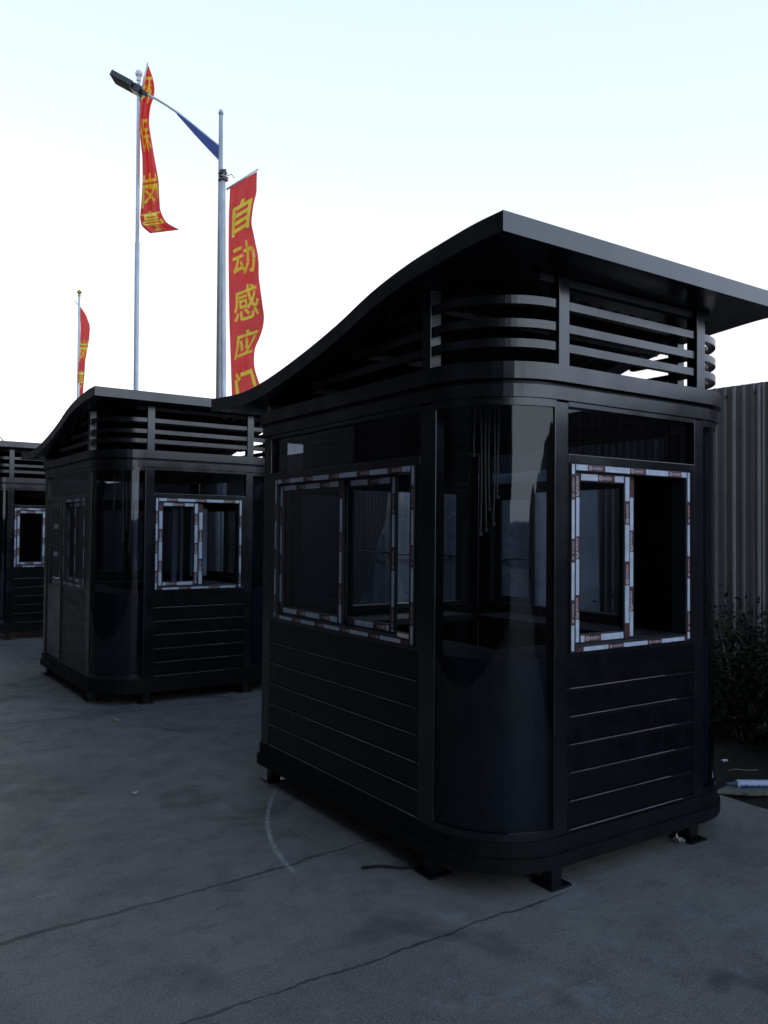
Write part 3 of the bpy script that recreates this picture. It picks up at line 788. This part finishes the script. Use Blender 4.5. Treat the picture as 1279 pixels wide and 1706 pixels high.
# finial replaced by a rope bundle at the pulley
for c in list(r1_.children):
    if c.name.startswith('finial'): bpy.data.objects.remove(c)
mb = MB(); rr = random.Random(5); c0 = at(371.5, 292, DEP1)
pts = [c0 - b1_ + Vector((0.055 * sin(k * 1.9) + rr.uniform(-.015, .015), 0.055 * cos(k * 1.9), -0.09 + 0.006 * k + rr.uniform(-.02, .02))) for k in range(30)]
mb.tube(pts, 0.014, 6); mb.tube([c0 - b1_ + Vector((0.05, 0, 0)), c0 - b1_ + Vector((0.11, -.03, .03)), c0 - b1_ + Vector((0.15, -.05, -.02))], 0.006, 5)
mb.build('rope_bundle', M['rope'], r1_)
boom(r1_, b1_, at(377, 316, DEP1), at(430, 282, DEP1), 0.013)
def putflag(bn, b):
    # keep cloth under its pole: shift mesh into the pole's frame
    bn.parent = None
    return bn
def wv(a, k, ph): return lambda u, v: a * u * sin(k * v + ph) + 0.03 * sin(19 * v + 5 * u) + 0.025 * u * sin(41 * v - 7 * u) + 0.02 * sin(13 * u + 6 * v)
L1 = [(383, 313), (381, 360), (380.5, 420), (381, 480), (382, 540), (384, 600), (386, 660), (387, 712)]
R1 = [(428, 286), (427, 322), (421, 346), (419, 372), (424, 398), (431, 432), (431, 462), (436, 498), (440, 530), (437, 552), (425, 580), (422, 606), (430, 634), (438, 656), (442, 676), (440, 700)]
def vof(P, y):
    import bisect
    for i in range(len(P) - 1):
        if P[i][1] <= y <= P[i + 1][1]: return (i + (y - P[i][1]) / (P[i + 1][1] - P[i][1])) / (len(P) - 1)
    return 1.0
# resample the edges so both share v = height fraction
def resamp(P, n=24):
    y0, y1 = P[0][1], P[-1][1]; out_ = []
    for k in range(n + 1):
        y = y0 + (y1 - y0) * k / n
        for i in range(len(P) - 1):
            if P[i][1] <= y <= P[i + 1][1] + 1e-6:
                t = (y - P[i][1]) / (P[i + 1][1] - P[i][1]); out_.append((P[i][0] + (P[i + 1][0] - P[i][0]) * t, y)); break
    return out_
def vr(a, b, y0, y1): return ((a - y0) / (y1 - y0), (b - y0) / (y1 - y0))
bn1 = cloth_banner(r1_, DEP1, resamp(L1), resamp(R1), "自动感应门",
    [vr(331, 388, 300, 706), vr(405, 460, 300, 706), vr(477, 533, 300, 706), vr(549, 597, 300, 706), vr(617, 672, 300, 706)], 1, wv(0.16, 16, 0.5), glyph_u=(0.14, 0.90))

DEP2 = 14.0
r2_, b2_, off2, z2_ = flagpole('tallest flagpole at the left, its red banner twisted round behind the lamp head', 228.5, 136, DEP2, 0.05, 0.03, lean_px=2.5)
boom(r2_, b2_, at(232, 172, DEP2), at(246, 104, DEP2 - .25), 0.012)
L2 = [(245, 107), (238, 132), (234, 156), (232.5, 178), (232, 204), (233, 226), (237, 262), (237.5, 300), (236, 330), (234, 352), (233.5, 374), (250, 389)]
R2 = [(246, 107), (254, 128), (258, 148), (256, 162), (250, 180), (248, 205), (251, 226), (257, 262), (264, 300), (265.5, 330), (267, 352), (276, 370), (299, 383)]
bn2 = cloth_banner(r2_, DEP2, resamp(L2), resamp(R2), "环保岗亭",
    [vr(128, 172, 107, 386), vr(196, 252, 107, 386), vr(288, 345, 107, 386), vr(351, 383, 107, 386)], 1,
    lambda u, v: 0.22 * sin(9 * v + 2.5 * u) + 0.08 * sin(14 * u + 6 * v), glyph_u=(0.04, 0.93), fat=0.012)

DEP3 = 25.0
r3_, b3_, off3, z3_ = flagpole('farthest flagpole with a gold top, seen over the middle booth roof', 131, 494, DEP3, 0.05, 0.035, 'gold', lean_px=1)
boom(r3_, b3_, at(125, 501, DEP3), at(134, 514, DEP3), 0.016)
L3 = [(133, 511), (134, 545), (133, 580), (132, 602), (129.5, 625), (131, 645), (131, 690)]
R3 = [(134, 511), (143, 524), (150, 543), (149, 562), (146, 580), (142, 602), (141, 622), (139, 645), (137, 690)]
bn3 = cloth_banner(r3_, DEP3, resamp(L3), resamp(R3), "岗亭",
    [vr(566, 602, 511, 690), vr(616, 646, 511, 690)], 1, lambda u, v: 0.15 * sin(8 * v + 2 * u), glyph_u=(0.06, 0.92), fat=0.012, nu=8, nv=50)

for r_, b_, bn in ((r1_, b1_, bn1), (r2_, b2_, bn2), (r3_, b3_, bn3)):
    # banner meshes are in world coordinates: move them into the pole's frame
    bn.location = -b_
    for ch in bn.children: pass

def street_lamp():
    dep = 12.5; b = pole_base(367, dep); root = empty('street_lamp', b)
    tag(root, 'street lamp with a dark box head on a long blue finned arm', 'street lamp')
    tp = at(368, 188, dep); top = tp - b
    mb = MB(); hs = [0.02, 2, 4, 6, top.z]
    mb.tube([Vector((top.x * h / top.z, top.y * h / top.z, h)) for h in hs], [0.062, 0.055, 0.047, 0.039, 0.031], 16); mb.build('pole', M['galv'], root)
    mb = MB(); mb.lathe(Vector((top.x, top.y, top.z)), [(.036, -.03), (.038, 0), (.03, .03), (.012, .05)]); mb.build('cap', M['galv'], root)
    mb = MB(); mb.lathe(Vector((0, 0, 0)), [(.16, 0), (.16, .02), (.09, .04), (.085, .3), (.07, .32)]); mb.build('base', M['galv'], root)
    path = [(368, 247), (345, 228), (322, 209), (300, 191), (278, 176), (260, 165), (243, 157)]
    P = [at(x, y, dep) - b for x, y in path]
    mb = MB(); mb.tube(P, [.020, .020, .019, .019, .018, .018, .018], 10); arm = mb.build('arm', M['steel'], root)
    # blue fin under the arm
    low = [at(368, 271, dep) - b, at(345, 247, dep) - b, at(322, 222, dep) - b, at(294, 190, dep) - b]
    mb = MB(); fw = (CAM_R @ Vector((0, 0, -1))); th = Vector((fw.x, fw.y, 0)).normalized() * 0.02
    upper = [P[0], P[1], P[2], at(296, 189, dep) - b]
    for s_ in (-1, 1):
        for i in range(3): mb.face([upper[i] + th * s_, upper[i + 1] + th * s_, low[i + 1] + th * s_, low[i] + th * s_])
    for i in range(3): mb.face([low[i] + th, low[i + 1] + th, low[i + 1] - th, low[i] - th])
    mb.build('fin', M['blue'], root)
    # lamp head
    a, c = at(242, 157, dep) - b, at(189, 128, dep) - b
    ax = (c - a).normalized(); sd_ = Vector((fw.x, fw.y, 0)).normalized(); upv = ax.cross(sd_).normalized()
    if upv.z < 0: upv = -upv
    L = (c - a).length; Mx = Matrix((( ax.x, sd_.x, upv.x, a.x), (ax.y, sd_.y, upv.y, a.y), (ax.z, sd_.z, upv.z, a.z), (0, 0, 0, 1)))
    mb = MB(); mb.box(L * .34, L, -.14, .14, -.045, .045, Mx, 0.012); hd = mb.build('head', M['lamp'], root)
    mb = MB(); mb.box(L * .12, L * .34 - .001, -.09, .09, -.06, .055, Mx, 0.012); mb.build('driver_box', M['lamp'], root)
    mb = MB(); mb.box(-L * .06, L * .12 - .001, -.03, .03, -.03, .03, Mx, 0.008); mb.build('clamp', M['lamp'], root)
    mb = MB(); mb.box(L * .42, L * .96, -.11, .11, -.049, -.0455, Mx); mb.build('lens', M['rubber'], hd)
street_lamp()

# overhead cable coming down to the farthest roof
mb = MB(); A, B = at(-60, 650, 14.0), at(18, 748, 13.4)
mb.tube([A + (B - A) * t + Vector((0, 0, -0.15 * t * (1 - t))) for t in [i / 12 for i in range(13)]], 0.009, 6)
o = mb.build('overhead_cable', M['rubber']); tag(o, 'thin black cable dropping from the sky to the farthest booth roof', 'cable')

# ------------------------------------------------------------------ shrubs
def shrub(label, x, y, h, r, n, seed, mat):
    rd = random.Random(seed); root = empty('shrub', (x, y, 0)); tag(root, label, 'shrub', 'shrubs along the fence')
    st = MB(); tips = []
    for k in range(12):
        a = rd.uniform(0, 2 * pi); rr_ = r * rd.uniform(.2, .95); hz = h * rd.uniform(.5, 1)
        p = [Vector((0.04 * cos(a), 0.04 * sin(a), 0))]
        for t in (.35, .7, 1): p.append(Vector((rr_ * t * cos(a + .3 * t), rr_ * t * sin(a + .3 * t), hz * t ** .8)))
        st.tube(p, [.012, .009, .006, .003], 5); tips += p[1:]
    st.build('stems', M['twig'], root)
    lf = MB()
    for k in range(n):
        c = rd.choice(tips) + Vector((rd.gauss(0, .11), rd.gauss(0, .13), rd.gauss(0, .12)))
        if c.z < 0.04: c.z = rd.uniform(.04, .3)
        s_ = rd.uniform(.016, .034); d = Vector((rd.gauss(0, 1), rd.gauss(0, 1), rd.gauss(.2, .6))).normalized(); e = d.cross(Vector((rd.gauss(0, 1), rd.gauss(0, 1), rd.gauss(0, 1)))).normalized()
        nrm = d.cross(e) * s_ * .3
        lf.face([c - d * s_, c + e * s_ * .5 + nrm, c + d * s_ * 1.1]); lf.face([c - d * s_, c + d * s_ * 1.1, c - e * s_ * .5 + nrm])
    lf.build('foliage', mat, root); return root
shrub('dark leafy shrub against the fence, hard by the booth corner', 5.75, 4.35, 1.12, .55, 2600, 1, M['leaf'])
shrub('wide dark shrub in front of the fence at the right photo edge', 5.7, 3.55, 1.05, .6, 3200, 2, M['leaf'])
shrub('low trailing shrub on the soil right of the paper scrap', 5.65, 2.9, 0.9, .5, 2200, 3, M['leaf2'])

# grass tufts and dry litter on the soil: uncountable
mb = MB(); rd = random.Random(9)
for k in range(900):
    x, y = rd.uniform(4.6, 5.6), rd.uniform(2.3, 4.6); s_ = rd.uniform(.02, .06); a = rd.uniform(0, 2 * pi)
    z = 0.0 + 0.07 * min(1, (x - 4.5) / 1.5)
    if rd.random() < .45:
        mb.face([(x, y, z), (x + .004, y + .004, z), (x + .02 * cos(a), y + .02 * sin(a), z + s_)])
    else:
        mb.face([(x, y, z + .012), (x + s_ * cos(a), y + s_ * sin(a), z + .02), (x + s_ * .6 * cos(a + .5), y + s_ * .6 * sin(a + .5), z + .014)])
o = mb.build('ground_litter', M['leaf2']); tag(o, kind='stuff')

# ------------------------------------------------------------------ small things on the ground
def sealant():
    root = empty('sealant_tube', (4.80, 2.92, 0)); tag(root, 'blue and white sealant cartridge lying on a broken stone slab', 'sealant tube')
    a, b_ = at(1216, 1320, 0), None
    p0 = Vector((4.665, 2.985, 0.058)) - Vector((4.80, 2.92, 0)); d = Vector((0.30, -0.20, 0.0)).normalized()
    mb = MB(); mb.tube([p0, p0 + d * .004, p0 + d * .215], [.022, .0245, .0245], 20); body = mb.build('tube_body', M['tubew'], root)
    mb = MB(); mb.tube([p0 + d * .02, p0 + d * .20], [.02465, .02465], 20, cap=False); mb.build('printed_band', M['tubeb'], body)
    mb = MB(); mb.tube([p0 - d * .062, p0 - d * .004, p0], [.008, .013, .016], 14); mb.build('nozzle', M['tuben'], root)
n = N('tube_print'); x, y, z = n.xyz()
v = n.noise(1, 2, 0.5, n.map((90, 90, 14)))
n.link(n.ramp(n.math('ADD', z, n.math('MULTIPLY', n.math('SUBTRACT', v, .5), .02)), [(0.050, (0.03, 0.06, 0.25)), (0.064, (0.5, 0.55, 0.72))]), n.b.inputs['Base Color']); M['tubeb'] = n.m
M['tubew'] = simple('tube_white', (0.5, 0.56, 0.7), .4); M['tuben'] = simple('tube_nozzle', (0.10, 0.16, 0.28), .35)
sealant()

mb = MB(); c = Vector((4.71, 2.93, 0)); pts = [(-.17, .10), (-.02, -.05), (.09, -.10), (.19, -.06), (.17, .05), (.02, .10)]
f = [mb.bm.verts.new((x, y, .03 + .02 * (x > 0))) for x, y in pts]; g = [mb.bm.verts.new((x, y, .008)) for x, y in pts]
mb.bm.faces.new(f); mb.bm.faces.new(g[::-1])
for i in range(6): mb.bm.faces.new((f[i], g[i], g[(i + 1) % 6], f[(i + 1) % 6]))
o = mb.build('stone_slab', M['slab']); o.location = c; tag(o, 'thin broken grey stone slab at the soil edge, under the sealant tube', 'stone slab')

def crumpled(name, label, cat, loc, s, mat, seed, group=None, h=.5):
    rd = random.Random(seed); mb = MB(); n_ = 5; g = []
    for j in range(n_ + 1):
        g.append([mb.bm.verts.new((s * (i / n_ - .5) + rd.uniform(-.1, .1) * s, s * .75 * (j / n_ - .5) + rd.uniform(-.1, .1) * s, rd.uniform(0, h) * s * .6 + .003)) for i in range(n_ + 1)])
    for j in range(n_):
        for i in range(n_): mb.bm.faces.new((g[j][i], g[j][i + 1], g[j + 1][i + 1], g[j + 1][i]))
    o = mb.build(name, mat); o.location = loc; o.rotation_euler = (0, 0, rd.uniform(0, 3)); tag(o, label, cat, group); return o
crumpled('paper_scrap', 'crumpled white paper scrap beside the right foot of the nearest booth', 'litter', (3.66, 2.665, .002), .055, M['paper'], 1, h=1.2)
crumpled('paper_scrap', 'small pale paper scrap on the dark soil below the shrubs', 'litter', (5.07, 3.33, .05), .05, M['paper'], 2)
crumpled('paper_scrap', 'white paper flake on the concrete in the open yard left', 'litter', (1.55, 4.95, .001), .035, M['paper'], 3)
crumpled('leaf', 'tiny yellow leaf on the concrete in front of the middle booth', 'leaf', (1.99, 6.9, .001), .045, M['gold'], 4)
mb = MB(); mb.tube([(0, 0, .02), (.05, -.03, .03), (.11, -.06, .02), (.16, -.12, .03)], .003, 5); o = mb.build('twig', M['twig']); o.location = (4.93, 3.22, .02)
tag(o, 'thin pale dry twig lying on the soil above the sealant tube', 'twig')
mb = MB(); mb.tube([(0, 0, .004), (.07, .01, .006), (.12, -.02, .004)], .0035, 5); o = mb.build('twig', M['twig']); o.location = (4.20, 2.45, 0)
tag(o, 'forked dry twig on the concrete at the right photo edge', 'twig')
mb = MB(); mb.tube([(0, 0, .008), (.08, -.03, .01), (.16, -.10, .007), (.24, -.13, .004)], .007, 6); o = mb.build('cable_end', M['rubber']); o.location = (2.11, 3.28, 0)
tag(o, 'short black cable end poking out beneath the nearest booth', 'cable')

# ------------------------------------------------------------------ unseen workshop, inferred from reflections, set close and tall to block skylight
def workshop():
    root = empty('workshop', (-2.5, 6, 0)); tag(root, 'unseen dark workshop across the yard, set close and tall to darken the booths', 'building')
    mb = MB(); mb.box(-12, 0, -15.7, 60, -.1, 9.5); mb.build('wall', M['wall'], root)
    mb = MB(); mb.box(-12.2, .4, -15.9, 60.2, 9.501, 9.7); mb.build('roof', M['roof'], root)
    for (y0, y1, z1) in ((5.5, 8.2, 4.2), (11, 13.5, 4.2), (-4, -1.5, 4.2)):
        mb = MB(); k = 0.0
        while k < z1:
            mb.box(0.002, .03, y0, y1, k + .002, k + .12); k += .125
        mb.build('roller_shutter', M['shutter'], root)  # unseen shutters, added for their tone in the glass reflections
workshop()

def tarp():
    n = N('pale_tarpaulin'); v = n.noise(2.2, 6, 0.6, dist=0.6)
    n.link(n.ramp(v, [(0.3, (0.26, 0.28, 0.32)), (0.7, (0.38, 0.41, 0.46))]), n.b.inputs['Base Color']); n.b.inputs['Roughness'].default_value = 0.6
    n.bump(n.noise(5, 5, 0.6, dist=1.2), 0.6, 0.05)
    root = empty('covered_stack', (5.2, 5.24, 0)); tag(root, 'tall stack under a pale blue tarpaulin, seen through the nearest booth windows', 'covered stack')
    mb = MB(); rd = random.Random(4); NU, NV = 44, 26; g = []
    path = [(0, 0.02, 0), (0.0, 0, 1.0), (0.02, 0, 2.12), (0.4, 0, 2.2), (0.8, 0, 2.1), (0.82, 0, 0.02)]
    def sect(t):
        k = t * (len(path) - 1); i = min(int(k), len(path) - 2); f = k - i
        return path[i][0] + (path[i + 1][0] - path[i][0]) * f, path[i][2] + (path[i + 1][2] - path[i][2]) * f
    for j in range(NU + 1):
        y = 3.26 * j / NU; row = []
        for i in range(NV + 1):
            x, z = sect(i / NV); zmax = 2.3 if y < 2.26 else max(0.03, 2.3 - (y - 2.26) * 2.3)
            fold = 0.03 * sin(y * 7 + z * 1.3) + 0.02 * sin(y * 17 - z * 2)
            row.append(mb.bm.verts.new((x + fold * (1 if x < .4 else -1), y, min(z, zmax))))
        g.append(row)
    for j in range(NU):
        for i in range(NV): mb.bm.faces.new((g[j][i], g[j][i + 1], g[j + 1][i + 1], g[j + 1][i])).smooth = True
    mb.bm.faces.new(g[0])
    mb.build('tarpaulin', n.m, root)
    mb = MB(); mb.tube([(-.055 + .01 * sin(k), 2.9 * k / 20, 1.36 + .01 * sin(k * 1.7)) for k in range(21)], .012, 6); mb.build('lashing_rope', M['rope'], root)
tarp()

M['wire'] = simple('pale_wire', (0.88, 0.78, 0.55), 0.5)
def wires(label, ox, oy, seed, spots):
    root = empty('hanging_wires', (ox, oy, 0)); tag(root, label, 'wires', 'loose wires hanging inside booths')
    rd = random.Random(seed)
    for (x, y, zb) in spots:
        mb = MB(); ph = rd.uniform(0, 6)
        mb.tube([(x + .012 * sin(ph + 3 * t) * t, y + .012 * cos(ph + 2 * t) * t, 2.27 - (2.27 - zb) * t) for t in [k / 14 for k in range(15)]], .0042, 6)
        wr = mb.build('wire', M['wire'], root)
        mb = MB(); e = (x + .012 * sin(ph + 3), y + .012 * cos(ph + 2)); mb.box(e[0] - .007, e[0] + .007, e[1] - .007, e[1] + .007, zb - .018, zb, bev=.002)
        mb.build('connector', M['paper'], wr)
wires('pale loose wires hanging behind the curved glass of the nearest booth', 2.62, 2.98, 1,
      [(-.035, .015, 1.60), (-.015, 0, 1.62), (0, -.01, 1.72), (.02, -.02, 1.65), (.035, -.035, 1.78), (-.06, .03, 1.98)])
wires('pale loose wires hanging behind the curved glass of the middle booth', 2.30, 7.76, 2,
      [(-.03, .01, 1.5), (0, 0, 1.62), (.03, -.02, 1.4), (-.1, .05, 1.8)])

# unseen low wall added far behind the camera to cut off the reflected sky
def far_wall():
    root = empty('added_far_wall', (-15, -60, 0)); tag(root, 'unseen low grey wall added far behind to cut off the reflected sky', 'wall')
    mb = MB(); mb.box(-30, 20.9, -.12, .12, -.1, 2.3); mb.build('wall', M['slab'], root)
    mb = MB(); mb.box(-30.1, 20.95, -.18, .18, 2.301, 2.42); mb.build('coping', M['slab'], root)
far_wall()

# crumbs of grit and litter scattered over the slab: uncountable
mb = MB(); rd = random.Random(31)
for k in range(420):
    d = rd.uniform(1.9, 9); a = rd.uniform(-0.42, 1.05)
    x, y = d * sin(a + .6 - .35), d * cos(a + .6 - .35)
    if x > 4.5 or (2.2 < x and 2.5 < y < 5): continue
    s_ = rd.uniform(.0015, .0045) * (2.0 if rd.random() < .08 else 1)
    pts = [(x + s_ * cos(q * 2.1 + k) * rd.uniform(.6, 1.4), y + s_ * sin(q * 2.1 + k) * rd.uniform(.6, 1.4), 0.0015) for q in range(3)]
    tp = (x, y, .0015 + s_ * .8)
    for q in range(3): mb.face([pts[q], pts[(q + 1) % 3], tp])
o = mb.build('grit', M['twig']); tag(o, kind='stuff')
